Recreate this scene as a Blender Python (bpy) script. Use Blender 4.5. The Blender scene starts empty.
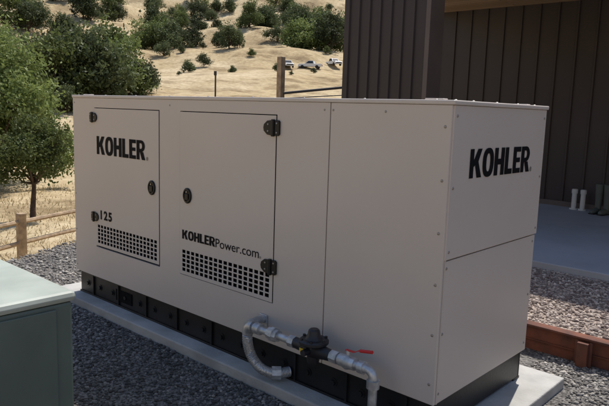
import bpy, bmesh, math, numpy as np
from mathutils import Vector, Matrix
rng=np.random.default_rng(7)
S=bpy.context.scene
S.view_settings.view_transform='Standard'
try: S.view_settings.look='None'
except Exception: pass
S.view_settings.exposure=0

# ---------------- materials ----------------
def M(name,col=(.5,.5,.5),rough=.6,metal=0,var=0,vscale=5,bump=0,bscale=50,col2=None,spec=.5,detail=4,dist=.01):
    m=bpy.data.materials.new(name); m.use_nodes=True
    nt=m.node_tree; b=nt.nodes['Principled BSDF']
    b.inputs['Base Color'].default_value=(*col,1); b.inputs['Roughness'].default_value=rough
    b.inputs['Metallic'].default_value=metal; b.inputs['Specular IOR Level'].default_value=spec
    tc=nt.nodes.new('ShaderNodeTexCoord')
    if col2 is not None or var:
        n=nt.nodes.new('ShaderNodeTexNoise'); n.inputs['Scale'].default_value=vscale; n.inputs['Detail'].default_value=detail
        nt.links.new(tc.outputs['Object'],n.inputs['Vector'])
        r=nt.nodes.new('ShaderNodeValToRGB')
        c2=col2 if col2 is not None else tuple(c*(1-var) for c in col)
        c1=col if col2 is not None else tuple(min(1,c*(1+var)) for c in col)
        r.color_ramp.elements[0].position=.35; r.color_ramp.elements[1].position=.65
        r.color_ramp.elements[0].color=(*c2,1); r.color_ramp.elements[1].color=(*c1,1)
        nt.links.new(n.outputs['Fac'],r.inputs['Fac']); nt.links.new(r.outputs['Color'],b.inputs['Base Color'])
    if bump:
        n2=nt.nodes.new('ShaderNodeTexNoise'); n2.inputs['Scale'].default_value=bscale; n2.inputs['Detail'].default_value=5
        nt.links.new(tc.outputs['Object'],n2.inputs['Vector'])
        bp=nt.nodes.new('ShaderNodeBump'); bp.inputs['Strength'].default_value=bump; bp.inputs['Distance'].default_value=dist
        nt.links.new(n2.outputs['Fac'],bp.inputs['Height']); nt.links.new(bp.outputs['Normal'],b.inputs['Normal'])
    return m

paint=M('tan_powder_coat',(.60,.525,.465),.38,var=.03,vscale=1.1,bump=.25,bscale=1.6,spec=.5,dist=.012,detail=7)
paint_roof=M('tan_roof',(.60,.53,.47),.4,var=.05,vscale=3)
blackp=M('black_plastic',(.008,.008,.009),.4,bump=.05,bscale=200,spec=.35)
blacks=M('black_steel',(.009,.009,.010),.42,var=.3,vscale=4,bump=.1,bscale=60)
darkin=M('dark_interior',(.008,.008,.008),.9,spec=.1)
ink=M('black_vinyl',(.006,.006,.007),.7,spec=.15)
screwm=M('screw_steel',(.33,.30,.27),.4,metal=.6)
galv=M('galvanized',(.52,.53,.54),.42,metal=.65,var=.22,vscale=25,bump=.15,bscale=80)
braid=M('braided_hose',(.45,.46,.47),.45,metal=.6,var=.3,vscale=120)
reg=M('regulator_paint',(.016,.016,.020),.45)
redm=M('red_handle',(.55,.02,.02),.4)
yel=M('yellow_tag',(.75,.5,.04),.5)
conc=M('concrete',(.40,.39,.37),.9,var=.16,vscale=5,bump=.35,bscale=60,detail=8)
concp=M('porch_concrete',(.34,.35,.37),.8,var=.10,vscale=1.5,bump=.1,bscale=40,detail=8)
boxg=M('cabinet_green',(.105,.135,.115),.38,var=.1,vscale=3,bump=.05,bscale=150)
boxt=M('cabinet_green_sunlit_top',(.37,.40,.345),.5,var=.12,vscale=4.5,detail=9)  # sun glare on the lid painted in as a paler green
rust=M('rusted_steel',(.18,.058,.030),.85,col2=(.075,.032,.024),vscale=7,bump=.4,bscale=40,detail=8)
brownm=M('dark_brown_siding',(.036,.027,.027),.5,var=.15,vscale=.8,bump=.05,bscale=30)
browncap=M('brown_trim',(.115,.09,.08),.5,var=.08,vscale=2)
roofm=M('roof_metal',(.06,.05,.05),.5)
woodp=M('weathered_wood',(.44,.32,.20),.85,col2=(.26,.185,.12),vscale=9,bump=.4,bscale=30)
pipem=M('dark_pipe_steel',(.05,.045,.045),.6)
bark=M('bark',(.10,.065,.045),.95,col2=(.055,.038,.028),vscale=6,bump=.8,bscale=15,dist=.05)
rubber2=M('rubber_olive',(.085,.095,.08),.6,var=.1)
pvc=M('white_pvc',(.55,.55,.53),.45,var=.05)
whitep=M('white_car_paint',(.72,.72,.72),.3)
glassd=M('dark_glass',(.02,.025,.03),.1)
tyre=M('tyre',(.02,.02,.02),.8)
lampm=M('lamp_lens',(.4,.12,.08),.3)
brush=M('dead_brush',(.16,.11,.07),.95,col2=(.07,.05,.035),vscale=2,bump=.8,bscale=4,dist=.1)

def soffit_mat():
    m=M('soffit_wood',(.52,.34,.20),.6); nt=m.node_tree; b=nt.nodes['Principled BSDF']
    tc=nt.nodes.new('ShaderNodeTexCoord')
    br=nt.nodes.new('ShaderNodeTexBrick'); br.inputs['Scale'].default_value=1; br.inputs['Brick Width'].default_value=3.2; br.inputs['Row Height'].default_value=.14
    br.inputs['Mortar Size'].default_value=.006; br.inputs['Color1'].default_value=(.54,.36,.21,1); br.inputs['Color2'].default_value=(.40,.26,.14,1); br.inputs['Mortar'].default_value=(.08,.05,.03,1)
    nt.links.new(tc.outputs['Object'],br.inputs['Vector']); nt.links.new(br.outputs['Color'],b.inputs['Base Color'])
    return m
soffm=soffit_mat()

def leaf_mat(name,c1,c2):
    m=bpy.data.materials.new(name); m.use_nodes=True; nt=m.node_tree; b=nt.nodes['Principled BSDF']
    at=nt.nodes.new('ShaderNodeAttribute'); at.attribute_name='Col'
    oi=nt.nodes.new('ShaderNodeObjectInfo')
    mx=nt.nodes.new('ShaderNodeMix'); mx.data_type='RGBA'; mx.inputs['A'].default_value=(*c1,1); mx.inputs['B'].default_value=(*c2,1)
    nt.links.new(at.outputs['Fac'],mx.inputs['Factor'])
    mu=nt.nodes.new('ShaderNodeHueSaturation')
    ma=nt.nodes.new('ShaderNodeMapRange'); ma.inputs['To Min'].default_value=.65; ma.inputs['To Max'].default_value=1.4
    nt.links.new(oi.outputs['Random'],ma.inputs['Value']); nt.links.new(ma.outputs[0],mu.inputs['Value'])
    nt.links.new(mx.outputs['Result'],mu.inputs['Color'])
    nt.links.new(mu.outputs['Color'],b.inputs['Base Color']); b.inputs['Roughness'].default_value=.6
    b.inputs['Specular IOR Level'].default_value=.25
    tr=nt.nodes.new('ShaderNodeBsdfTranslucent'); nt.links.new(mu.outputs['Color'],tr.inputs['Color'])
    ms=nt.nodes.new('ShaderNodeMixShader'); ms.inputs[0].default_value=.35
    out=nt.nodes['Material Output']
    nt.links.new(b.outputs[0],ms.inputs[1]); nt.links.new(tr.outputs[0],ms.inputs[2]); nt.links.new(ms.outputs[0],out.inputs['Surface'])
    return m
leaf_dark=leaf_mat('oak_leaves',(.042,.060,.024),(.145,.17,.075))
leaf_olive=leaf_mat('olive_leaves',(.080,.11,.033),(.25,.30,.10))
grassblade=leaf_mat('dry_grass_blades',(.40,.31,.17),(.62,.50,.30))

def stone_mat(name,c1,c2):
    m=bpy.data.materials.new(name); m.use_nodes=True; nt=m.node_tree; b=nt.nodes['Principled BSDF']
    at=nt.nodes.new('ShaderNodeAttribute'); at.attribute_name='Col'
    r=nt.nodes.new('ShaderNodeValToRGB'); r.color_ramp.elements[0].color=(*c1,1); r.color_ramp.elements[1].color=(*c2,1)
    nt.links.new(at.outputs['Fac'],r.inputs['Fac']); nt.links.new(r.outputs['Color'],b.inputs['Base Color']); b.inputs['Roughness'].default_value=.9
    return m
stonem=stone_mat('gravel_stones_shaded',(.05,.047,.045),(.34,.32,.30))  # front gravel: generator's shade put into the stone colour as darker greys
stonem_l=stone_mat('gravel_stones_sunlit',(.11,.10,.09),(.50,.46,.41))  # same gravel in the open, sunlight put into the colour as paler tones
stonem2=stone_mat('terrace_gravel_stones',(.14,.10,.085),(.56,.48,.42))

def ground_mat(name,c1,c2,grass=True):
    m=bpy.data.materials.new(name); m.use_nodes=True; nt=m.node_tree; b=nt.nodes['Principled BSDF']; b.inputs['Roughness'].default_value=.95
    b.inputs['Specular IOR Level'].default_value=.15
    geo=nt.nodes.new('ShaderNodeNewGeometry')
    vo=nt.nodes.new('ShaderNodeTexVoronoi'); vo.inputs['Scale'].default_value=70
    nt.links.new(geo.outputs['Position'],vo.inputs['Vector'])
    sep=nt.nodes.new('ShaderNodeSeparateColor'); nt.links.new(vo.outputs['Color'],sep.inputs[0])
    r=nt.nodes.new('ShaderNodeValToRGB'); r.color_ramp.elements[0].color=(*c1,1); r.color_ramp.elements[1].color=(*c2,1)
    nt.links.new(sep.outputs[0],r.inputs['Fac'])
    bp=nt.nodes.new('ShaderNodeBump'); bp.inputs['Strength'].default_value=.8; bp.inputs['Distance'].default_value=.01; bp.invert=True
    nt.links.new(vo.outputs['Distance'],bp.inputs['Height'])
    if not grass:
        nt.links.new(r.outputs['Color'],b.inputs['Base Color']); nt.links.new(bp.outputs['Normal'],b.inputs['Normal']); return m
    def noise(s,d=5):
        n=nt.nodes.new('ShaderNodeTexNoise'); n.inputs['Scale'].default_value=s; n.inputs['Detail'].default_value=d; n.inputs['Roughness'].default_value=.68
        nt.links.new(geo.outputs['Position'],n.inputs['Vector']); return n
    n1=noise(.045,9); n2=noise(1.2,8); n4=noise(.16,10)
    g=nt.nodes.new('ShaderNodeValToRGB'); e=g.color_ramp.elements
    e[0].position=.30; e[0].color=(.30,.22,.125,1); e[1].position=.64; e[1].color=(.68,.56,.37,1)
    e2=e.new(.46); e2.color=(.54,.42,.245,1)
    nt.links.new(n1.outputs['Fac'],g.inputs['Fac'])
    g2=nt.nodes.new('ShaderNodeValToRGB'); g2.color_ramp.elements[0].position=.3; g2.color_ramp.elements[1].position=.7
    g2.color_ramp.elements[0].color=(.58,.54,.48,1); g2.color_ramp.elements[1].color=(1,1,1,1)
    nt.links.new(n2.outputs['Fac'],g2.inputs['Fac'])
    mu=nt.nodes.new('ShaderNodeMix'); mu.data_type='RGBA'; mu.blend_type='MULTIPLY'; mu.inputs['Factor'].default_value=1
    nt.links.new(g.outputs['Color'],mu.inputs['A']); nt.links.new(g2.outputs['Color'],mu.inputs['B'])
    g4=nt.nodes.new('ShaderNodeValToRGB'); g4.color_ramp.elements[0].position=.38; g4.color_ramp.elements[1].position=.50
    g4.color_ramp.elements[0].color=(.50,.46,.42,1); g4.color_ramp.elements[1].color=(1,1,1,1)
    nt.links.new(n4.outputs['Fac'],g4.inputs['Fac'])
    mu2=nt.nodes.new('ShaderNodeMix'); mu2.data_type='RGBA'; mu2.blend_type='MULTIPLY'; mu2.inputs['Factor'].default_value=.8
    nt.links.new(mu.outputs['Result'],mu2.inputs['A']); nt.links.new(g4.outputs['Color'],mu2.inputs['B'])
    sub=nt.nodes.new('ShaderNodeVectorMath'); sub.operation='DISTANCE'; sub.inputs[1].default_value=(6,6,0)
    nt.links.new(geo.outputs['Position'],sub.inputs[0])
    ad=nt.nodes.new('ShaderNodeMath'); ad.operation='ADD'; nt.links.new(sub.outputs['Value'],ad.inputs[0]); nt.links.new(n2.outputs['Fac'],ad.inputs[1])
    mr=nt.nodes.new('ShaderNodeMapRange'); mr.inputs['From Min'].default_value=12.9; mr.inputs['From Max'].default_value=13.5
    nt.links.new(ad.outputs[0],mr.inputs['Value'])
    mx=nt.nodes.new('ShaderNodeMix'); mx.data_type='RGBA'; nt.links.new(mr.outputs[0],mx.inputs['Factor'])
    nt.links.new(r.outputs['Color'],mx.inputs['A']); nt.links.new(mu2.outputs['Result'],mx.inputs['B'])
    nt.links.new(mx.outputs['Result'],b.inputs['Base Color'])
    bp2=nt.nodes.new('ShaderNodeBump'); bp2.inputs['Strength'].default_value=.6; bp2.inputs['Distance'].default_value=.2
    nt.links.new(n2.outputs['Fac'],bp2.inputs['Height']); nt.links.new(bp.outputs['Normal'],bp2.inputs['Normal'])
    nt.links.new(bp2.outputs['Normal'],b.inputs['Normal'])
    return m
groundm=ground_mat('ground_gravel_and_dry_grass',(.05,.047,.045),(.25,.235,.22))
terrm=ground_mat('terrace_gravel',(.14,.10,.085),(.50,.42,.36),False)

# ---------------- helpers ----------------
def link(o): bpy.context.collection.objects.link(o); return o
def empty(name,loc=(0,0,0),rz=0):
    e=bpy.data.objects.new(name,None); e.location=loc; e.rotation_euler=(0,0,rz); e.empty_display_size=.2; return link(e)
def par(o,p,local=False):
    if p is None: return
    o.parent=p
    if not local: o.matrix_parent_inverse=Matrix.Translation(p.location).inverted()
def obj(name,V,F,mats,parent=None,smooth=False,bevel=0,local=False,seg=2):
    me=bpy.data.meshes.new(name); me.from_pydata([tuple(v) for v in V],[],F)
    if not isinstance(mats,(list,tuple)): mats=[mats]
    for m in mats: me.materials.append(m)
    bm=bmesh.new(); bm.from_mesh(me); bmesh.ops.recalc_face_normals(bm,faces=bm.faces); bm.to_mesh(me); bm.free()
    o=link(bpy.data.objects.new(name,me)); par(o,parent,local)
    if smooth:
        for p in me.polygons: p.use_smooth=True
    if bevel:
        b=o.modifiers.new('b','BEVEL'); b.width=bevel; b.segments=seg; b.limit_method='ANGLE'; b.angle_limit=math.radians(40)
        b.harden_normals=False
    return o
def bx(x0,x1,y0,y1,z0,z1):
    V=[(x0,y0,z0),(x1,y0,z0),(x1,y1,z0),(x0,y1,z0),(x0,y0,z1),(x1,y0,z1),(x1,y1,z1),(x0,y1,z1)]
    F=[(0,3,2,1),(4,5,6,7),(0,1,5,4),(1,2,6,5),(2,3,7,6),(3,0,4,7)]
    return V,F
def comb(parts):
    V=[];F=[]
    for v,f in parts:
        n=len(V); V+=list(v); F+=[tuple(i+n for i in q) for q in f]
    return V,F
def box(name,*a,mat=None,parent=None,bevel=0,local=False):
    V,F=bx(*a); return obj(name,V,F,mat,parent,bevel=bevel,local=local)
def tube(P,R,seg=12,caps=True):
    P=[Vector(p) for p in P]; V=[];F=[]
    if not isinstance(R,(list,tuple)): R=[R]*len(P)
    prev=None
    for i,p in enumerate(P):
        t=(P[min(i+1,len(P)-1)]-P[max(i-1,0)]).normalized()
        if prev is None:
            a=Vector((0,0,1)) if abs(t.z)<.9 else Vector((1,0,0)); u=t.cross(a).normalized()
        else: u=(prev-t*prev.dot(t)).normalized()
        prev=u; w=t.cross(u)
        for k in range(seg):
            an=2*math.pi*k/seg; V.append(tuple(p+(u*math.cos(an)+w*math.sin(an))*R[i]))
    for i in range(len(P)-1):
        for k in range(seg):
            k2=(k+1)%seg; F.append((i*seg+k,i*seg+k2,(i+1)*seg+k2,(i+1)*seg+k))
    if caps: F.append(tuple(range(seg))[::-1]); F.append(tuple((len(P)-1)*seg+k for k in range(seg)))
    return V,F
def autos(o,ang=35):
    me=o.data
    for p in me.polygons: p.use_smooth=True
    try: me.set_sharp_from_angle(angle=math.radians(ang))
    except Exception: pass
    return o
def mesh_np(name,V,F,mats,col=None,midx=None):
    V=np.asarray(V,np.float32); F=np.asarray(F,np.int32); k=F.shape[1]
    me=bpy.data.meshes.new(name); me.vertices.add(len(V)); me.vertices.foreach_set('co',V.ravel())
    me.loops.add(F.size); me.loops.foreach_set('vertex_index',F.ravel())
    me.polygons.add(len(F)); me.polygons.foreach_set('loop_start',np.arange(0,F.size,k,dtype=np.int32))
    try: me.polygons.foreach_set('loop_total',np.full(len(F),k,np.int32))
    except Exception: pass
    for m in mats: me.materials.append(m)
    if midx is not None: me.polygons.foreach_set('material_index',np.asarray(midx,np.int32))
    me.update(calc_edges=True); me.validate()
    if col is not None:
        a=me.color_attributes.new('Col','FLOAT_COLOR','POINT'); c=np.ones((len(V),4),np.float32); c[:,:3]=np.asarray(col)[:,None]; a.data.foreach_set('color',c.ravel())
    return me

# ---------------- terrain ----------------
RP=[0,12.5,13.6,15.6,19,23,30,40,62,78,95,120,150,185,230,290,360,450,600,900]
HP=[0,0,-.45,-1.25,-2.1,-2.5,-2.8,-3.1,-2.9,-.2,3.4,5.6,9.2,16,29,47,70,92,100,100]
def noise2(x,y):
    return (np.sin(x*.021+1.3)*np.cos(y*.026+.4)+.5*np.sin(x*.053+y*.047+2)+.3*np.sin(x*.11-y*.09)+.16*np.sin(x*.23+y*.17+1)*np.cos(y*.21))
_rr=np.linspace(0,900,1801); _h=np.interp(_rr,RP,HP)
_hs=_h.copy()
for w in (6,6):
    _k=np.ones(2*w+1)/(2*w+1); _t=np.convolve(np.pad(_hs,w,mode='edge'),_k,'valid'); 
    bl=np.clip((_rr-35)/20,0,1); _hs=_hs*(1-bl)+_t*bl
def Ht(x,y):
    r=np.hypot(np.asarray(x)-6.,np.asarray(y)-6.)
    return np.interp(r,_rr,_hs)+noise2(x,y)*np.clip((r-60)/200,0,1)*5.5+ .12*np.sin(np.asarray(x)*.9)*np.cos(np.asarray(y)*.8)*np.clip((r-16)/10,0,1)
radii=np.concatenate([[0.01,6,12],np.linspace(12.5,40,64),np.linspace(41,120,70),np.linspace(122,900,170)])
NA=420; th=np.linspace(0,2*np.pi,NA,endpoint=False)
X=6+radii[:,None]*np.cos(th); Y=6+radii[:,None]*np.sin(th); Z=Ht(X,Y)
V=np.stack([X,Y,Z],-1).reshape(-1,3)
i,j=np.meshgrid(np.arange(len(radii)-1),np.arange(NA),indexing='ij'); j2=(j+1)%NA
F=np.stack([i*NA+j,(i+1)*NA+j,(i+1)*NA+j2,i*NA+j2],-1).reshape(-1,4)
gme=mesh_np('ground',V,F,[groundm]); gme.polygons.foreach_set('use_smooth',np.ones(len(F),bool))
link(bpy.data.objects.new('ground',gme))

# gravel stones
bm=bmesh.new(); bmesh.ops.create_icosphere(bm,subdivisions=1,radius=1); iv=np.array([v.co[:] for v in bm.verts]); ifc=np.array([[v.index for v in f.verts] for f in bm.faces]); bm.free()
def stones(name,n,x0,x1,y0,y1,z,rmin,rmax,mat,excl=None):
    x=rng.uniform(x0,x1,n); y=rng.uniform(y0,y1,n)
    if excl is not None:
        k=~excl(x,y); x=x[k];y=y[k]; n=len(x)
    s=rmin+(rmax-rmin)*rng.random(n)**2
    sc=s[:,None]*np.stack([rng.uniform(.8,1.3,n),rng.uniform(.7,1.1,n),rng.uniform(.5,.8,n)],-1)
    P=iv[None]*sc[:,None,:]*(1+rng.uniform(-.22,.22,(n,12,1)))
    a=rng.uniform(0,6.28,n); tl=rng.uniform(-.5,.5,n)
    c,s_=np.cos(tl)[:,None],np.sin(tl)[:,None]; Px=P[...,0]*c-P[...,2]*s_; Pz=P[...,0]*s_+P[...,2]*c; Py=P[...,1]
    c,s_=np.cos(a)[:,None],np.sin(a)[:,None]; X=Px*c-Py*s_+x[:,None]; Yy=Px*s_+Py*c+y[:,None]
    Zz=Pz+z+ (s*.25)[:,None]
    V=np.stack([X,Yy,Zz],-1).reshape(-1,3); F=(ifc[None]+12*np.arange(n)[:,None,None]).reshape(-1,3)
    pt=.5+.5*np.sin(x*2.1+1.5*np.sin(y*2.7))*np.cos(y*1.9+x)
    col=np.repeat(np.clip(rng.random(n)**1.7*(.6+.6*pt),0,1),12)
    return link(bpy.data.objects.new(name,mesh_np(name,V,F,[mat],col)))
def ex(x,y): return ((x>-3.70)&(x<.24)&(y>-.12)&(y<1.3))|((x<-.98)&(x>-2.2)&(y<-1.25))|(np.hypot(x-6,y-6)>12.55)
stones('gravel',38000,-4.2,.9,-1.9,.2,0,.004,.0155,stonem,ex)
stones('gravel.001',16000,-7,-3.7,-1.6,2.4,0,.007,.021,stonem_l,ex)
stones('gravel.002',7000,-.1,1.9,.5,1.7,0,.006,.018,stonem_l,ex)

# ---------------- dry grass tufts beyond gravel ----------------
n=24000
ang=rng.uniform(math.radians(150),math.radians(215),n); rr=12.7+rng.random(n)**1.3*27
gx=6+rr*np.cos(ang); gy=6+rr*np.sin(ang); gz=Ht(gx,gy)
hgt=rng.uniform(.03,.10,n)*(1+(rr-13)/18); w=rng.uniform(.005,.012,n)*(1+rr/20); a=rng.uniform(0,6.28,n)
lx=rng.normal(0,.06,n); ly=rng.normal(0,.06,n)
V=np.zeros((n,3,3)); V[:,0]=np.stack([gx-np.cos(a)*w,gy-np.sin(a)*w,gz-.01],-1); V[:,1]=np.stack([gx+np.cos(a)*w,gy+np.sin(a)*w,gz-.01],-1)
V[:,2]=np.stack([gx+lx,gy+ly,gz+hgt],-1)
link(bpy.data.objects.new('dry_grass',mesh_np('dry_grass',V.reshape(-1,3),np.arange(3*n).reshape(-1,3),[grassblade],np.repeat(rng.random(n),3))))

# ---------------- trees ----------------
def tree_mesh(name,seed,h,cw,trunk_h,nl,nclus,per,leaf,tr,lmat,lean=0.,zlo=.30,zj=.18):
    g=np.random.default_rng(seed)
    parts=[]
    ch=h-trunk_h
    lob=[]
    for k in range(nl):
        a=k*2.4+g.uniform(-.5,.5); q=math.sqrt((k+.5)/nl)
        rl=cw*g.uniform(.15,.27)
        lob.append((math.cos(a)*q*(cw/2-rl*.7)*g.uniform(.8,1.15)+lean*.5, math.sin(a)*q*(cw/2-rl*.7)*g.uniform(.8,1.15), trunk_h+ch*(zlo+(.82-zlo)*(1-q)+g.uniform(-zj,zj)), rl))
    top=(lean*.3,0,trunk_h)
    parts.append(tube([(0,0,-.3),(lean*.05+.02*h*.1,0,trunk_h*.35),(lean*.2,.02*h*.1,trunk_h*.7),top],[tr*1.35,tr,tr*.85,tr*.75],8))
    for (x,y,z,r) in lob:
        m=(x*.45+top[0]*.5+g.uniform(-.1,.1)*cw*.2,y*.45,(trunk_h+z)/2-.05*h)
        parts.append(tube([top,m,(x,y,z)],[tr*.6,tr*.35,tr*.12],6))
        for q in range(3):
            d=g.normal(size=3); d/=np.linalg.norm(d)
            parts.append(tube([(x*.8+top[0]*.1,y*.8,z*.9+trunk_h*.1),(x+d[0]*r*.5,y+d[1]*r*.5,z+d[2]*r*.4),(x+d[0]*r*.9,y+d[1]*r*.9,z+d[2]*r*.8)],[tr*.18,tr*.1,tr*.03],4))
    VV=[];FF=[]
    for v,f in parts:
        n0=len(VV); VV+=v; FF+=[tuple(i+n0 for i in q) for q in f if len(q)==4]
    VV=np.array(VV); FF=np.array(FF)
    lob=np.array(lob); wgt=lob[:,3]**2; wgt/=wgt.sum()
    idx=g.choice(len(lob),nclus,p=wgt)
    d=g.normal(size=(nclus,3)); d/=np.linalg.norm(d,axis=1)[:,None]; d[:,2]=d[:,2]*.8+.1
    cc=lob[idx,:3]+d*(lob[idx,3]*(.45+.65*g.random(nclus)))[:,None]
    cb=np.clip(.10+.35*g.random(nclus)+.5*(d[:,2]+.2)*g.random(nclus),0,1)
    cr=lob[idx,3]*g.uniform(.10,.24,nclus)
    N=nclus*per
    c=np.repeat(cc,per,0)+g.normal(size=(N,3))*np.repeat(cr,per)[:,None]
    u=g.normal(size=(N,3)); u/=np.linalg.norm(u,axis=1)[:,None]; t=g.normal(size=(N,3)); v=np.cross(u,t); v/=np.linalg.norm(v,axis=1)[:,None]
    s=leaf*g.uniform(.6,1.3,N)[:,None]
    q=np.stack([c-u*s,c+v*s*.5,c+u*s,c-v*s*.5],1).reshape(-1,3)
    F2=np.arange(4*N).reshape(-1,4)+len(VV)
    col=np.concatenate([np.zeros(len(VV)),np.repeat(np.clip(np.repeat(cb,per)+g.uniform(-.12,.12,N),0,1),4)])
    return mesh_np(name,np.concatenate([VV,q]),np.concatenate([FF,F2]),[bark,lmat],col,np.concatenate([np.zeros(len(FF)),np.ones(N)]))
def put(me,name,x,y,s=1,rz=0,parent=None,sz=None):
    o=link(bpy.data.objects.new(name,me)); o.location=(x,y,float(Ht(x,y))); o.scale=(s,s,s if sz is None else sz); o.rotation_euler=(0,0,rz)
    if parent: o.parent=parent
    return o
def pol(az,d):
    a=math.radians(az); return (1.4-math.sin(a)*d,-2.5+math.cos(a)*d)
t1=tree_mesh('small_oak',11,4.7,3.1,1.4,11,430,34,.06,.10,leaf_olive,.35,zlo=.2,zj=.22)
x,y=pol(66.0,25); put(t1,'young_oak_tree',x,y,1,.5)
t2=tree_mesh('big_oak',12,8.5,7.5,1.6,14,900,36,.11,.22,leaf_olive,zlo=.15)
x,y=pol(68.9,38); put(t2,'oak_tree',x,y,1.08,1)
x,y=pol(75,33); put(t2,'oak_tree',x,y,.9,3)
vars_=[tree_mesh('oak_v%d'%k,20+k,7.5+(k*7%4)*.7,8.5+(k%3)*1.3,.9,9+k,240,20,.26,.25,leaf_olive if k in(1,4) else leaf_dark,zlo=.12,zj=.2) for k in range(6)]
grove=empty('oak_grove',(0,0,0))
for k,(az,d,s) in enumerate([(65.5,92,.95),(63.8,84,1.0),(62.2,90,1.15),(60.6,86,1.2),(59.0,92,1.05),(57.6,95,.75),(61.5,98,1.25),(59.8,100,1.2),(64.5,98,1.0),(66.8,88,1.),(68.5,95,1.1),(56.6,97,.45),(63,80,.5)]):
    x,y=pol(az,d); put(vars_[k%6],'oak_%d'%k,x,y,s,k*1.3,grove)
hill=empty('hillside_trees',(0,0,0))
g=np.random.default_rng(5)
cnt=0
def hilltree(az,d,s):
    global cnt
    x,y=pol(az,d); put(vars_[int(g.integers(6))],'hill_oak_%d'%cnt,x,y,s,g.uniform(0,6),hill,s*g.uniform(.8,1.25)); cnt+=1
for az,d,s in [(43.5,185,1.1),(42.3,182,1.25),(41.2,186,1.3),(40.3,180,1.1),(39.4,186,1.2),(43,200,1.1),(41,205,1.2),(45,195,.8),(49.3,172,.75),(48.6,174,.5),(54.5,178,1.0),(53.8,181,.9),(55.6,185,1.1),(56.6,190,1.2),(52.6,195,.9),(47.5,215,.9),(46,225,1),(51.5,150,.35),(52.8,140,.4),(50.2,186,.6),(55,165,.5)]:
    hilltree(az,d,s)
k=0
while k<125:
    az=g.uniform(36,74); d=190+g.random()**1.1*150
    den=math.sin(az*1.1+d*.04)*math.cos(d*.06-az*.5)
    if den<-.15 and g.random()<.9: continue
    if 45<az<54 and d<232 and g.random()<.7: continue
    hilltree(az,d,g.uniform(.4,1.15)); k+=1
for k in range(60):
    hilltree(g.uniform(38,72),g.uniform(120,260),g.uniform(.10,.26))
for k in range(300):
    az=g.uniform(-60,110); d=g.uniform(200,520)
    if 36<az<74 and d<340: continue
    den=.5+.5*math.sin(az*.9+d*.05)*math.cos(d*.045+az*.31)
    if g.random()<.25+.75*den: hilltree(az,d,g.uniform(.65,1.35))
P=[];gb=np.random.default_rng(3)
bxx,byy=pol(54.2,74); bz=float(Ht(bxx,byy))
bp_=empty('brush_pile',(bxx,byy,bz))
for k in range(150):
    x=bxx+gb.normal()*1.6; y=byy+gb.normal()*1.3; z=float(Ht(x,y))+abs(gb.normal())*.35; d=gb.normal(size=3); d[2]*=.4; d/=np.linalg.norm(d); l=gb.uniform(.4,1.3)
    P.append(tube([(x-d[0]*l,y-d[1]*l,z-d[2]*l),(x,y,z+.1),(x+d[0]*l,y+d[1]*l,z+d[2]*l)],[.05,.07,.02],5))
obj('branches',*comb(P),brush,bp_)

# ---------------- generator ----------------
L,W=3.446,1.069; ZB,ZT=.25,1.70
gen=empty('standby_generator',(-L/2,W/2,.066))
def gpanel(name,xs,zs,hole,y,th=.003,mat=paint,axis='y',bevel=0):
    xs=list(xs); zs=list(zs); V=[];idx={};F=[]
    def vi(i,j):
        if (i,j) not in idx:
            idx[(i,j)]=len(V); V.append((xs[i],y,zs[j]) if axis=='y' else (y,xs[i],zs[j]))
        return idx[(i,j)]
    for i in range(len(xs)-1):
        for j in range(len(zs)-1):
            if not hole(i,j): F.append((vi(i,j),vi(i+1,j),vi(i+1,j+1),vi(i,j+1)))
    me=bpy.data.meshes.new(name); me.from_pydata(V,[],F); me.materials.append(mat); me.update()
    o=link(bpy.data.objects.new(name,me)); par(o,gen)
    s=o.modifiers.new('s','SOLIDIFY'); s.thickness=th; s.offset=-1
    if bevel:
        b=o.modifiers.new('b','BEVEL'); b.width=bevel; b.segments=2; b.limit_method='ANGLE'
    return o
box('inner_core',-L+.02,-.02,.03,W-.02,ZB+.01,ZT-.03,mat=darkin,parent=gen)
d1=(-3.105,-2.245,.515,1.600); d2=(-2.0,-1.105,.505,1.600)
G=.005
gpanel('side_frame_panel',[-L,d1[0]-G,d1[1]+G,d2[0]-G,d2[1]+G,-.712],[ZB,.505-G,1.60+G,ZT-.022],lambda i,j:j==1 and i in(1,3),0,.02,bevel=.002)
gpanel('side_end_panel',[-.706,-.0],[ZB,ZT-.022],lambda i,j:False,0,.02,bevel=.003)
def door(name,d,vx0,vx1,vz0,vz1,nc,nr):
    px=(vx1-vx0)/nc; pz=(vz1-vz0)/nr
    xs=[d[0]];zs=[d[2]]
    for k in range(nc): xs+=[vx0+px*k+px*.13,vx0+px*(k+1)-px*.13]
    xs.append(d[1])
    for k in range(nr): zs+=[vz0+pz*k+pz*.13,vz0+pz*(k+1)-pz*.13]
    zs.append(d[3])
    return gpanel(name,xs,zs,lambda i,j:(i%2==1 and j%2==1 and i<len(xs)-2 and j<len(zs)-2),-.004,.004,bevel=.0008)
door('door_a',d1,-3.085,-2.265,.535,.69,18,5)
door('door_b',d2,-1.98,-1.125,.525,.68,18,5)
gpanel('end_upper_panel',[.012,W-.004],[.962,ZT-.022],lambda i,j:False,.006,.02,axis='x',bevel=.004)
gpanel('end_lower_panel',[.012,W-.012],[ZB,.955],lambda i,j:False,.0,.02,axis='x',bevel=.003)
box('corner_post_front',-.014,.002,.0215,.030,ZB,ZT-.022,mat=paint,parent=gen)
box('far_end_panel',-L-.0,-L+.018,.021,W,ZB,ZT-.022,mat=paint,parent=gen,bevel=.003)
box('back_panel',-L+.019,-.021,W-.019,W,ZB,ZT-.022,mat=paint,parent=gen,bevel=.003)
box('roof',-L-.006,.014,-.006,W+.006,ZT-.021,ZT,mat=paint_roof,parent=gen,bevel=.005)
def dome(c,r,ax):
    c=Vector(c); n={'y':Vector((0,-1,0)),'x':Vector((1,0,0)),'z':Vector((0,0,1))}[ax]
    return tube([c,c+n*r*.35,c+n*r*.6],[r,r*.85,r*.35],10)
P=[]
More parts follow.
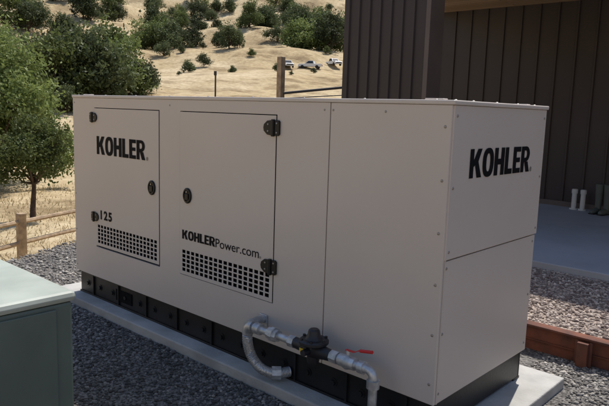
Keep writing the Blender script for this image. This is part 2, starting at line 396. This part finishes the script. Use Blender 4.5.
for z in np.linspace(ZB+.1,ZT-.12,6): P+=[dome((-.03,0,z),.0075,'y')]
for x in (-.69,-.36): P+=[dome((x,0,ZT-.06),.0065,'y')]
for x in (-3.42,-2.12,-.75): P+=[dome((x,0,ZT-.06),.006,'y')]
for z in (.3,.6,.9): P+=[dome((-3.425,0,z),.006,'y')]
for z in (1.0,1.3,1.63): P+=[dome((.006,.04,z),.0075,'x'),dome((.006,W-.035,z),.0075,'x')]
for z in (.3,.6,.92): P+=[dome((.0,.04,z),.0075,'x'),dome((.0,W-.045,z),.0075,'x')]
for y in (.25,.5,.75,.97,.08): P+=[dome((-.03,y,ZT),.009,'z')]
for x in np.linspace(-3.4,-.1,9): P+=[dome((x,.03,ZT),.008,'z')]
V,F=comb(P); autos(obj('screws',V,F,screwm,gen))
for k,(x,y) in enumerate([(-.12,.06),(-.12,W-.08),(-3.3,.06)]):
    box('roof_bracket_%d'%k,x-.05,x+.05,y-.02,y+.02,ZT,ZT+.008,mat=paint_roof,parent=gen,bevel=.003)
def hinge(k,xc,z,sgn,s=1.):
    P=[]
    def poly(pts,y0,y1):
        n=len(pts); V=[(xc+sgn*a*s,y0,z+b*s) for a,b in pts]+[(xc+sgn*a*s,y1,z+b*s) for a,b in pts]
        F=[tuple(range(n)),tuple(range(n,2*n))[::-1]]+[(i,(i+1)%n,n+(i+1)%n,n+i) for i in range(n)]
        P.append((V,F))
    poly([(-.012,-.05),(-.012,.05),(-.055,.045),(-.085,.022),(-.09,0),(-.085,-.022),(-.055,-.045)],-.014,-.0045)
    poly([(.012,-.05),(.012,.05),(.045,.05),(.055,.04),(.055,-.04),(.045,-.05)],-.013,-.0005)
    P.append(tube([(xc,-.014,z-.055*s),(xc,-.014,z+.055*s)],.0125*s,12))
    obj('hinge_%d'%k,*comb(P),blackp,gen,bevel=.0025)
    Q=[dome((xc+sgn*a*s,-.0142,z+b*s),.006,'y') for a,b in [(-.045,.022),(-.045,-.022),(.034,.03),(.034,-.03)]]
    autos(obj('hinge_bolts_%d'%k,*comb(Q),screwm,gen))
hinge(0,-3.125,1.53,-1,.74); hinge(1,-3.125,.745,-1,.74); hinge(2,-1.12,1.53,1,.88); hinge(3,-1.12,.72,1,.88)
def latch(k,x,z):
    a,b,y0,y1=.043,.052,-.0045,-.016
    n=28; V=[]
    for yy,sc in [(y0,1),(y1+.004,1),(y1,.9),(y1,.72),(y1+.006,.68),(y1+.006,.0)]:
        for q in range(n):
            an=6.2832*q/n; V.append((x+a*sc*math.cos(an),yy,z+b*sc*math.sin(an)))
    F=[(r*n+q,r*n+(q+1)%n,(r+1)*n+(q+1)%n,(r+1)*n+q) for r in range(5) for q in range(n)]
    autos(obj('latch_ring_%d'%k,V,F,blackp,gen))
    box('latch_paddle_%d'%k,x-.019,x+.019,-.019,-.011,z-.030,z+.014,mat=blackp,parent=gen,bevel=.004)
    autos(obj('latch_lock_%d'%k,*tube([(x,-.010,z+.026),(x,-.018,z+.026)],.006,14),screwm,gen))
latch(0,-2.325,1.06); latch(1,-1.915,1.05)
def supel(cx,cy,a,b,t,p=2.5):
    c,s=math.cos(t),math.sin(t)
    return (cx+a*math.copysign(abs(c)**(2/p),c), cy+b*math.copysign(abs(s)**(2/p),s))
def glyph(ch):
    R=lambda x0,y0,x1,y1:[(x0,y0),(x1,y0),(x1,y1),(x0,y1)]
    if ch=='K': return [R(0,0,.24,1),[(.24,.38),(.34,.44),(.49,0),(.79,0),(.54,.56),(.76,1),(.49,1),(.24,.60)]],.78
    if ch=='O':
        q=[];n=36
        for k in range(n):
            t0,t1=2*math.pi*k/n,2*math.pi*(k+1)/n
            q.append([supel(.38,.5,.38,.515,t0),supel(.38,.5,.38,.515,t1),supel(.38,.5,.135,.32,t1),supel(.38,.5,.135,.32,t0)])
        return q,.76
    if ch=='H': return [R(0,0,.25,1),R(.25,.39,.47,.6),R(.47,0,.72,1)],.72
    if ch=='L': return [R(0,0,.25,1),R(.25,0,.56,.2)],.57
    if ch=='E': return [R(0,0,.25,1),R(.25,0,.58,.19),R(.25,.41,.54,.59),R(.25,.81,.58,1)],.58
    if ch=='R':
        q=[R(0,0,.25,1),R(.25,.84,.38,1),R(.25,.40,.38,.56)];n=14
        for k in range(n):
            t0,t1=-math.pi/2+math.pi*k/n,-math.pi/2+math.pi*(k+1)/n
            q.append([(.38+.32*math.cos(t0),.70+.30*math.sin(t0)),(.38+.32*math.cos(t1),.70+.30*math.sin(t1)),(.38+.09*math.cos(t1),.70+.14*math.sin(t1)),(.38+.09*math.cos(t0),.70+.14*math.sin(t0))])
        q.append([(.28,.3995),(.45,0),(.73,0),(.56,.41)]); return q,.74
def letters(name,word,w,h,place,gap=.06):
    polys=[];x=0
    for ch in word:
        g_,wd=glyph(ch)
        for p in g_: polys.append([(x+a,b) for a,b in p])
        x+=wd+gap
    x-=gap; V=[];F=[]
    for p in polys:
        n0=len(V); V+=[place(a/x*w,b*h) for a,b in p]; F.append(tuple(range(n0,n0+len(p))))
    me=bpy.data.meshes.new(name); me.from_pydata(V,[],F); me.materials.append(ink); me.update()
    o=link(bpy.data.objects.new(name,me)); par(o,gen); return o
letters('logo_side','KOHLER',.665,.140,lambda a,b:(-3.07+a,-.0065,1.247+b))
letters('logo_end','KOHLER',.69,.140,lambda a,b:(.0085,.185+a,1.337+b))
letters('web_bold','KOHLER',.345,.062,lambda a,b:(-1.972+a,-.0065,.752+b))
def text(name,s,x,z,size,off=0,sp=1.0,w=None,end=False):
    cu=bpy.data.curves.new(name,'FONT'); cu.body=s; cu.size=size; cu.offset=off; cu.space_character=sp
    t=link(bpy.data.objects.new(name+'_tmp',cu)); bpy.context.view_layer.update()
    me=bpy.data.meshes.new_from_object(t.evaluated_get(bpy.context.evaluated_depsgraph_get()))
    bpy.data.objects.remove(t)
    xs=[v.co.x for v in me.vertices]; x0=min(xs); k=1 if w is None else w/(max(xs)-x0)
    for v in me.vertices:
        a,b=(v.co.x-x0)*k,v.co.y
        v.co=(x+a,-.0065,z+b) if not end else (.0085,x+a,z+b)
    me.materials.clear(); me.materials.append(ink)
    o=link(bpy.data.objects.new(name,me)); par(o,gen)
text('web_text','Power.com',-1.622,.752,.083,0.0,1,.40)
text('model_number','125',-3.03,.738,.095,.0035,1.25,.165)
text('registered_mark','\u00ae',-2.395,1.247,.035); text('registered_mark_end','\u00ae',.882,1.337,.035,end=True)
text('registered_small','\u00ae',-1.216,.752,.02)
PZ=.066
def skid():
    P=[]
    for y0,sg in ((.025,1),(W-.025,-1)):
        a,b=sorted((y0,y0+sg*.012)); P.append(bx(-L+.03,-.02,a,b,PZ+.012,ZB-.014))
        a,b=sorted((y0-sg*.012,y0+sg*.07)); P.append(bx(-L+.03,-.02,a,b,PZ,PZ+.0118)); P.append(bx(-L+.03,-.02,a,b,ZB-.0138,ZB-.001))
    P.append(bx(-.035,-.021,.04,W-.04,PZ+.0121,ZB-.0142)); P.append(bx(-L+.031,-L+.045,.04,W-.04,PZ+.0121,ZB-.0142))
    obj('skid_rails',*comb(P),blacks,gen,bevel=.002)
    Q=[]
    for x in np.arange(-L+.15,-.1,.19):
        Q.append(tube([(x,.025,.155),(x,.010,.155)],[.016,.016],6)); Q.append(tube([(x,.0248,.155),(x,.021,.155)],.026,14))
    autos(obj('skid_bolts',*comb(Q),blacks,gen))
    Q=[bx(x-.006,x+.006,.012,.0245,PZ+.0125,ZB-.0145) for x in np.arange(-L+.245,-.1,.38)]
    obj('skid_ribs',*comb(Q),blacks,gen)
    Q=[bx(x-.11,x+.11,.018,.0238,PZ+.045,ZB-.05) for x in (-2.75,)]
    obj('skid_pocket',*comb(Q),darkin,gen)
skid()
# ---------------- gas line ----------------
gas=empty('gas_pipe',(-.6,-.15,.0))
yp=-.15; zp=.392
def bend(c,a,b,r,n=8):
    c=Vector(c);a=Vector(a);b=Vector(b); return [c+a*r*math.sin(t)+b*r*(1-math.cos(t)) for t in [math.pi/2*k/n for k in range(n+1)]]
R0=.0225
pts=[Vector((-.25,yp,-.05)),Vector((-.25,yp,zp-.045))]+bend((-.25,yp,zp-.04),(0,0,1),(-1,0,0),.04)+[Vector((-.52,yp,zp))]
autos(obj('riser_pipe',*tube(pts,R0,16),galv,gas))
autos(obj('run_pipe',*tube([(-.76,yp,zp),(-1.12,yp,zp)],R0*.9,16),galv,gas))
C=[]
def collar(p0,p1,r,seg=16): C.append(tube([p0,p1],r,seg))
collar((-.25,yp,zp-.085),(-.25,yp,zp-.045),R0*1.45); collar((-.305,yp,zp),(-.335,yp,zp),R0*1.45); collar((-.25,yp,.12),(-.25,yp,.15),R0*1.4,8)
collar((-.47,yp,zp),(-.515,yp,zp),R0*1.5,8)
collar((-.77,yp,zp),(-.81,yp,zp),R0*1.5,8); collar((-.90,yp,zp),(-.975,yp,zp),R0*1.5,8); collar((-.925,yp,zp),(-.95,yp,zp),R0*1.85,8)
collar((-1.04,yp,zp),(-1.085,yp,zp),R0*1.45)
autos(obj('collars',*comb(C),galv,gas))
el=bend((-1.10,yp,zp),(-1,0,0),(0,0,-1),.05)
autos(obj('elbow_fitting',*tube(el,R0*1.5,16),galv,gas))
box('flange',-1.205,-1.135,-.012,-.004,.345,.42,mat=galv,parent=gas,bevel=.003)
autos(obj('back_nipple',*tube([(-1.16,yp,zp),(-1.17,-.012,zp)],R0*1.1,14),galv,gas))
hp=[Vector((-1.15,yp,zp-.045)),Vector((-1.15,yp,zp-.10)),Vector((-1.135,yp+.01,zp-.17)),Vector((-1.10,yp+.02,zp-.22)),Vector((-1.05,yp+.04,.135)),Vector((-1.0,yp+.09,.115)),Vector((-.965,.02,.115))]
def catmull(P,n=10):
    out=[];Q=[P[0]]+P+[P[-1]]
    for i in range(1,len(Q)-2):
        for k in range(n):
            t=k/n; p0,p1,p2,p3=Q[i-1:i+3]
            out.append(.5*((2*p1)+(-p0+p2)*t+(2*p0-5*p1+4*p2-p3)*t*t+(-p0+3*p1-3*p2+p3)*t**3))
    out.append(P[-1]); return out
hc=catmull(hp,12)
autos(obj('flex_hose',*tube(hc,[.028+(.003 if k%2 else 0) for k in range(len(hc))],16),braid,gas),60)
autos(obj('hose_end',*comb([tube([(-1.02,yp+.075,.118),(-.985,yp+.115,.116)],.040,8)]),galv,gas))
P=[tube([(-.515,yp,zp),(-.56,yp,zp),(-.64,yp,zp),(-.72,yp,zp),(-.765,yp,zp)],[.030,.034,.048,.034,.030],16)]
P.append(tube([(-.64,yp,zp-.075),(-.64,yp,zp-.055),(-.64,yp,zp+.035)],[.03,.034,.036],16))
P.append(tube([(-.64,yp,zp+.03),(-.64,yp,zp+.038),(-.64,yp,zp+.05),(-.64,yp,zp+.058)],[.072,.080,.080,.07],24))
P.append(tube([(-.64,yp,zp+.055),(-.64,yp,zp+.075),(-.64,yp,zp+.105),(-.64,yp,zp+.112)],[.05,.036,.030,.022],16))
for k in range(6):
    a=k*math.pi/3; P.append(tube([(-.64+.068*math.cos(a),yp+.068*math.sin(a),zp+.024),(-.64+.068*math.cos(a),yp+.068*math.sin(a),zp+.066)],.008,6))
P.append(tube([(-.64,yp-.04,zp),(-.64,yp-.085,zp)],.018,10))
autos(obj('regulator',*comb(P),reg,gas))
box('regulator_tag',-.70,-.67,yp-.0455,yp-.0435,zp-.018,zp+.004,mat=yel,parent=gas)
P=[tube([(-.36,yp,zp),(-.385,yp,zp),(-.41,yp,zp),(-.435,yp,zp),(-.46,yp,zp)],[.032,.032,.040,.032,.032],16),tube([(-.41,yp,zp+.03),(-.41,yp,zp+.062)],.010,10)]
autos(obj('ball_valve',*comb(P),galv,gas))
hd=[(-.425,.058),(-.37,.060),(-.345,.075),(-.265,.090)]
V=[];n_=len(hd)
for (x,z) in hd:
    for dy in (-.009,.009):
        for dz in (0,.005): V.append((x,yp+dy,zp+z+dz))
F=[]
for k in range(n_-1):
    a=k*4;b=a+4; F+=[(a,b,b+1,a+1),(a+2,a+3,b+3,b+2),(a,a+2,b+2,b),(a+1,b+1,b+3,a+3)]
F+=[(0,1,3,2),(4*n_-4,4*n_-2,4*n_-1,4*n_-3)]
obj('valve_handle',V,F,redm,gas,bevel=.0015)
autos(obj('valve_handle_grip',*tube([(-.335,yp,zp+.079),(-.262,yp,zp+.093)],.0085,10),redm,gas))

# ---------------- pad ----------------
box('concrete_pad',-3.66,.18,-.11,1.26,-.12,PZ-.001,mat=conc,bevel=.008)

# ---------------- green cabinet ----------------
cab=empty('electrical_cabinet',(-1.55,-1.85,0))
box('cabinet_base',-2.16,-.96,-2.46,-1.23,-.1,.06,mat=conc,parent=cab,bevel=.01)
box('cabinet_body',-2.08,-1.015,-2.38,-1.285,.0605,.805,mat=boxg,parent=cab,bevel=.012)
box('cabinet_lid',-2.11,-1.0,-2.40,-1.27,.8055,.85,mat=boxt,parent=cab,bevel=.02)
box('cabinet_door',-1.0148,-1.004,-2.30,-1.36,.10,.785,mat=boxg,parent=cab,bevel=.004)
box('cabinet_hasp',-1.0038,-.985,-1.86,-1.80,.42,.52,mat=blacks,parent=cab,bevel=.004)

# ---------------- terrace + beam ----------------
TZ=.19
V,F=bx(-4.6,14,1.79,3.42,-.2,TZ); obj('gravel_terrace',V,F,terrm)
def ex2(x,y): return (y>3.36)|(y<1.80)
stones('terrace_gravel',15000,-1.6,3.2,1.79,3.38,TZ,.008,.018,stonem2,ex2)
beam=empty('steel_retaining_edge',(.5,1.75,0))
P=[bx(-4.6,9,1.742,1.752,-.09,.178),bx(-4.6,9,1.70,1.788,.1782,.192),bx(-4.6,9,1.70,1.788,-.105,-.0902)]
P.append(bx(-4.6,9,1.725,1.7415,.075,.082))
obj('beam',*comb(P),rust,beam,bevel=.002)
P=[]
for x in (.14,2.3,-1.9): P+=[bx(x-.035,x+.035,1.66,1.698,-.2,.165),bx(x-.055,x-.0355,1.69,1.7,-.1,.17),bx(x+.0355,x+.055,1.69,1.7,-.1,.17)]
obj('beam_stakes',*comb(P),rust,beam,bevel=.002)

# ---------------- building ----------------
bld=empty('dark_metal_building',(2,8,0))
SZ=3.43
box('porch_slab',-6.2,14,3.42,7.6,-.3,.25,mat=concp,parent=bld,bevel=.01)
def ribwall(name,x0,x1,y0,y1,z0,z1,pitch,mat):
    P=[bx(x0,x1,y0,y1,z0,z1)]
    k=x0+pitch/2
    while k<x1-.03:
        V,F=bx(k-.024,k+.024,y0-.024,y0+.001,z0+.001,z1-.001)
        V=[(x if y>y0-.01 else k+(x-k)*.55,y,z) for x,y,z in V]; P.append((V,F)); k+=pitch
    return obj(name,*comb(P),mat,bld)
ribwall('main_wall',-6.55,14,7.602,7.9,-.6,SZ-.002,.30,brownm)
box('building_body',-6.54,13.98,7.901,16,-3,4.4,mat=brownm,parent=bld)
ribwall('wing_wall',-3.91,-2.66,4.02,4.29,.2515,SZ+.2,.165,brownm)
box('wing_wall_trim',-2.6595,-2.60,3.99,4.30,.2515,SZ+.2,mat=browncap,parent=bld,bevel=.004)
def prism(name,pts,z0,z1,mat):
    n=len(pts); V=[(x,y,z0) for x,y in pts]+[(x,y,z1) for x,y in pts]
    return obj(name,V,[tuple(range(n)),tuple(range(n,2*n))]+[(i,(i+1)%n,n+(i+1)%n,n+i) for i in range(n)],mat,bld)
prism('soffit',[(-3.86,4.31),(14.2,4.31),(14.2,7.60),(-4.75,7.60)],SZ,SZ+.02,soffm)
prism('roof_slab',[(-3.87,4.305),(14.3,4.305),(14.3,7.608),(-4.76,7.608)],SZ+.0205,SZ+.12,roofm)
V=[(-6.9,7.3,4.38),(14.4,7.3,4.38),(14.4,12,5.6),(-6.9,12,5.6),(-6.9,16.6,4.38),(14.4,16.6,4.38)]
V2=[(x,y,z+.1) for x,y,z in V]
obj('gable_roof',V+V2,[(0,1,2,3),(3,2,5,4),(6,9,8,7),(9,10,11,8),(0,6,7,1),(4,5,11,10),(0,3,9,6),(3,4,10,9),(1,7,8,2),(2,8,11,5)],roofm,bld)
V=[(-6.54,7.901,4.4),(-6.54,12,5.58),(-6.54,16,4.4),(13.98,7.901,4.4),(13.98,12,5.58),(13.98,16,4.4)]
obj('gables',V,[(0,1,2),(3,5,4)],brownm,bld)
box('upper_wall',-6.54,13.99,7.61,7.9005,SZ-.001,4.38,mat=brownm,parent=bld)
box('wall_base_trim',-6.15,14,7.55,7.577,.2505,.33,mat=browncap,parent=bld)
def boot(name,loc,rz,mat,h,s=1):
    e=empty(name,loc,rz)
    def one(dx,i):
        P=[tube([(dx,.0,.02),(dx,0,.09),(dx,.005,.17),(dx,.01,h*.8),(dx,.01,h),(dx,.01,h-.02)],[.045,.046,.047,.06,.066,.056],14,False)]
        P.append(tube([(dx,.045,.035),(dx,.02,.045),(dx,-.06,.045),(dx,-.13,.038),(dx,-.175,.032),(dx,-.195,.028)],[.03,.044,.046,.042,.032,.012],14))
        autos(obj('boot_%d'%i,*comb(P),mat,e,local=True),60)
        box('sole_%d'%i,dx-.042,dx+.042,-.195,.05,0,.02,mat=tyre,parent=e,bevel=.015,local=True)
    one(-.065,0); one(.065,1)
boot('rubber_boots',(-1.47,7.22,.25),-.2,rubber2,.44)
for k,x in enumerate((-1.93,-1.80)):
    e=empty('pipe_stub',(x,7.36,.25)); autos(obj('stub',*comb([tube([(0,0,0),(0,0,.30)],.036,16),tube([(0,0,.25),(0,0,.31),(0,0,.318)],[.045,.045,.036],16),tube([(0,0,0),(0,0,.02)],.06,16)]),pvc,e,local=True))

# ---------------- posts, rails, fence ----------------
zg=float(Ht(-7.5,6.5))
gp=empty('gate_fence',(-7.5,6.5,zg))
box('gate_post',-7.56,-7.44,6.44,6.56,zg-.3,2.67,mat=woodp,parent=gp,bevel=.008)
P=[tube([(-7.45,6.52,1.96),(-6.56,7.5,2.13)],.028,10),tube([(-7.45,6.52,1.86),(-6.56,7.5,1.97)],.010,8),tube([(-7.45,6.52,1.3),(-6.56,7.5,1.4)],.02,8),tube([(-7.45,6.52,.7),(-6.56,7.5,.8)],.02,8)]
autos(obj('gate_rails',*comb(P),pipem,gp))
zg=float(Ht(-10.5,7.3))
tp=empty('steel_fence_post',(-10.5,7.3,zg)); obj('post_stem',*comb([bx(-10.52,-10.48,7.297,7.303,zg-.3,2.43),bx(-10.503,-10.497,7.3031,7.33,zg-.3,2.43)]),pipem,tp)
obj('post_cap',*tube([(-10.5,7.3,2.4),(-10.5,7.3,2.5)],.035,8),pipem,tp)
fx=empty('wooden_rail_fence',(-10.35,2.5,float(Ht(-10.35,2.5))))
fps=[(-8.7,-1.3),(-9.55,.55),(-10.35,2.5),(-11.15,4.5),(-11.9,6.5),(-12.6,8.5)]
Pp=[];Pr=[]
for k,(x,y) in enumerate(fps):
    z=-1.42
    Pp.append(bx(x-.075,x+.075,y-.075,y+.075,float(Ht(x,y))-.3,z+.97))
    if k:
        x0,y0=fps[k-1]
        for hh in (.40,.80): Pr.append(tube([(x0,y0,z+hh),((x+x0)/2,(y+y0)/2,z+hh+rng.uniform(-.03,.02)),(x,y,z+hh)],[.045,.042,.045],7))
obj('fence_posts',*comb(Pp),woodp,fx,bevel=.015); obj('fence_rails',*comb(Pr),woodp,fx)

# ---------------- pickups ----------------
def pickup(x,y,rz,s=1):
    e=empty('pickup_truck',(x,y,float(Ht(x,y))),rz)
    def prof(name,pts,w,mat,inset=0):
        n=len(pts); V=[(a,-w/2,b) for a,b in pts]+[(a,w/2,b) for a,b in pts]
        if inset: V=[(a,(yy*(1-inset) if b>1.5 else yy),b) for a,yy,b in V]
        return obj(name,V,[tuple(range(n)),tuple(range(n,2*n))[::-1]]+[(i,(i+1)%n,n+(i+1)%n,n+i) for i in range(n)],mat,e,bevel=.04,local=True)
    prof('lower_body',[(-2.8,.5),(-2.8,1.12),(-1.1,1.14),(1.1,1.14),(2.55,1.05),(2.8,.9),(2.8,.45)],1.95,whitep)
    prof('cab',[(-1.05,1.141),(-.85,1.82),(.35,1.85),(1.2,1.141)],1.85,whitep,.12)
    obj('side_windows',*comb([([(-.85,s_*.932,1.2),(.95,s_*.932,1.2),(.32,s_*.84,1.75),(-.72,s_*.84,1.75)],[(0,1,2,3)]) for s_ in (-1,1)]),glassd,e,local=True)
    obj('windshield',[(1.17,-.82,1.2),(1.17,.82,1.2),(.46,.74,1.8),(.46,-.74,1.8)],[(0,1,2,3)],glassd,e,local=True)
    for k,(a,b) in enumerate([(-1.75,-.9),(-1.75,.9),(1.8,-.9),(1.8,.9)]):
        autos(obj('wheel_%d'%k,*tube([(a,b-.13,.4),(a,b+.13,.4)],.4,18),tyre,e,local=True))
    box('front_grille',2.79,2.83,-.75,.75,.6,.85,mat=glassd,parent=e,local=True)
    box('tail_lamps',-2.83,-2.79,-.9,.9,.8,.95,mat=lampm,parent=e,local=True)
    box('bumper',2.78,2.92,-.9,.9,.42,.58,mat=galv,parent=e,local=True)
pickup(-104.6,107.0,-.6); pickup(-100.8,110.9,math.radians(-150)); pickup(-101.2,120.0,-.4)

# ---------------- light ----------------
el=math.radians(60); az=math.radians(-14)
sd=Vector((math.sin(az)*math.cos(el),math.cos(az)*math.cos(el),math.sin(el)))
sl=bpy.data.lights.new('sun','SUN'); sl.energy=5.0; sl.angle=math.radians(.5); sl.color=(1,.95,.87)
so=link(bpy.data.objects.new('sun',sl)); so.rotation_euler=sd.to_track_quat('Z','Y').to_euler(); so.location=(0,0,30)
w=bpy.data.worlds.new('World'); S.world=w; w.use_nodes=True; nt=w.node_tree
sk=nt.nodes.new('ShaderNodeTexSky'); sk.sky_type='NISHITA'; sk.sun_disc=False; sk.sun_elevation=el; sk.sun_rotation=az
bg=nt.nodes['Background']; bg.inputs['Strength'].default_value=.15; nt.links.new(sk.outputs[0],bg.inputs['Color'])

# ---------------- camera ----------------
yaw,pi_,ro=-0.736,0.1469,0.0313
f=Vector((math.sin(yaw)*math.cos(pi_),math.cos(yaw)*math.cos(pi_),-math.sin(pi_)))
r=f.cross(Vector((0,0,1))).normalized(); u=r.cross(f)
r2=math.cos(ro)*r+math.sin(ro)*u; u2=-math.sin(ro)*r+math.cos(ro)*u
cam=bpy.data.cameras.new('camera'); co=link(bpy.data.objects.new('camera',cam))
m=Matrix((( r2.x,u2.x,-f.x,1.4177),(r2.y,u2.y,-f.y,-2.5281),(r2.z,u2.z,-f.z,1.6333),(0,0,0,1)))
co.matrix_world=m; cam.sensor_width=36; cam.lens=625.55/609*36; cam.clip_end=3000; cam.clip_start=.05
S.camera=co
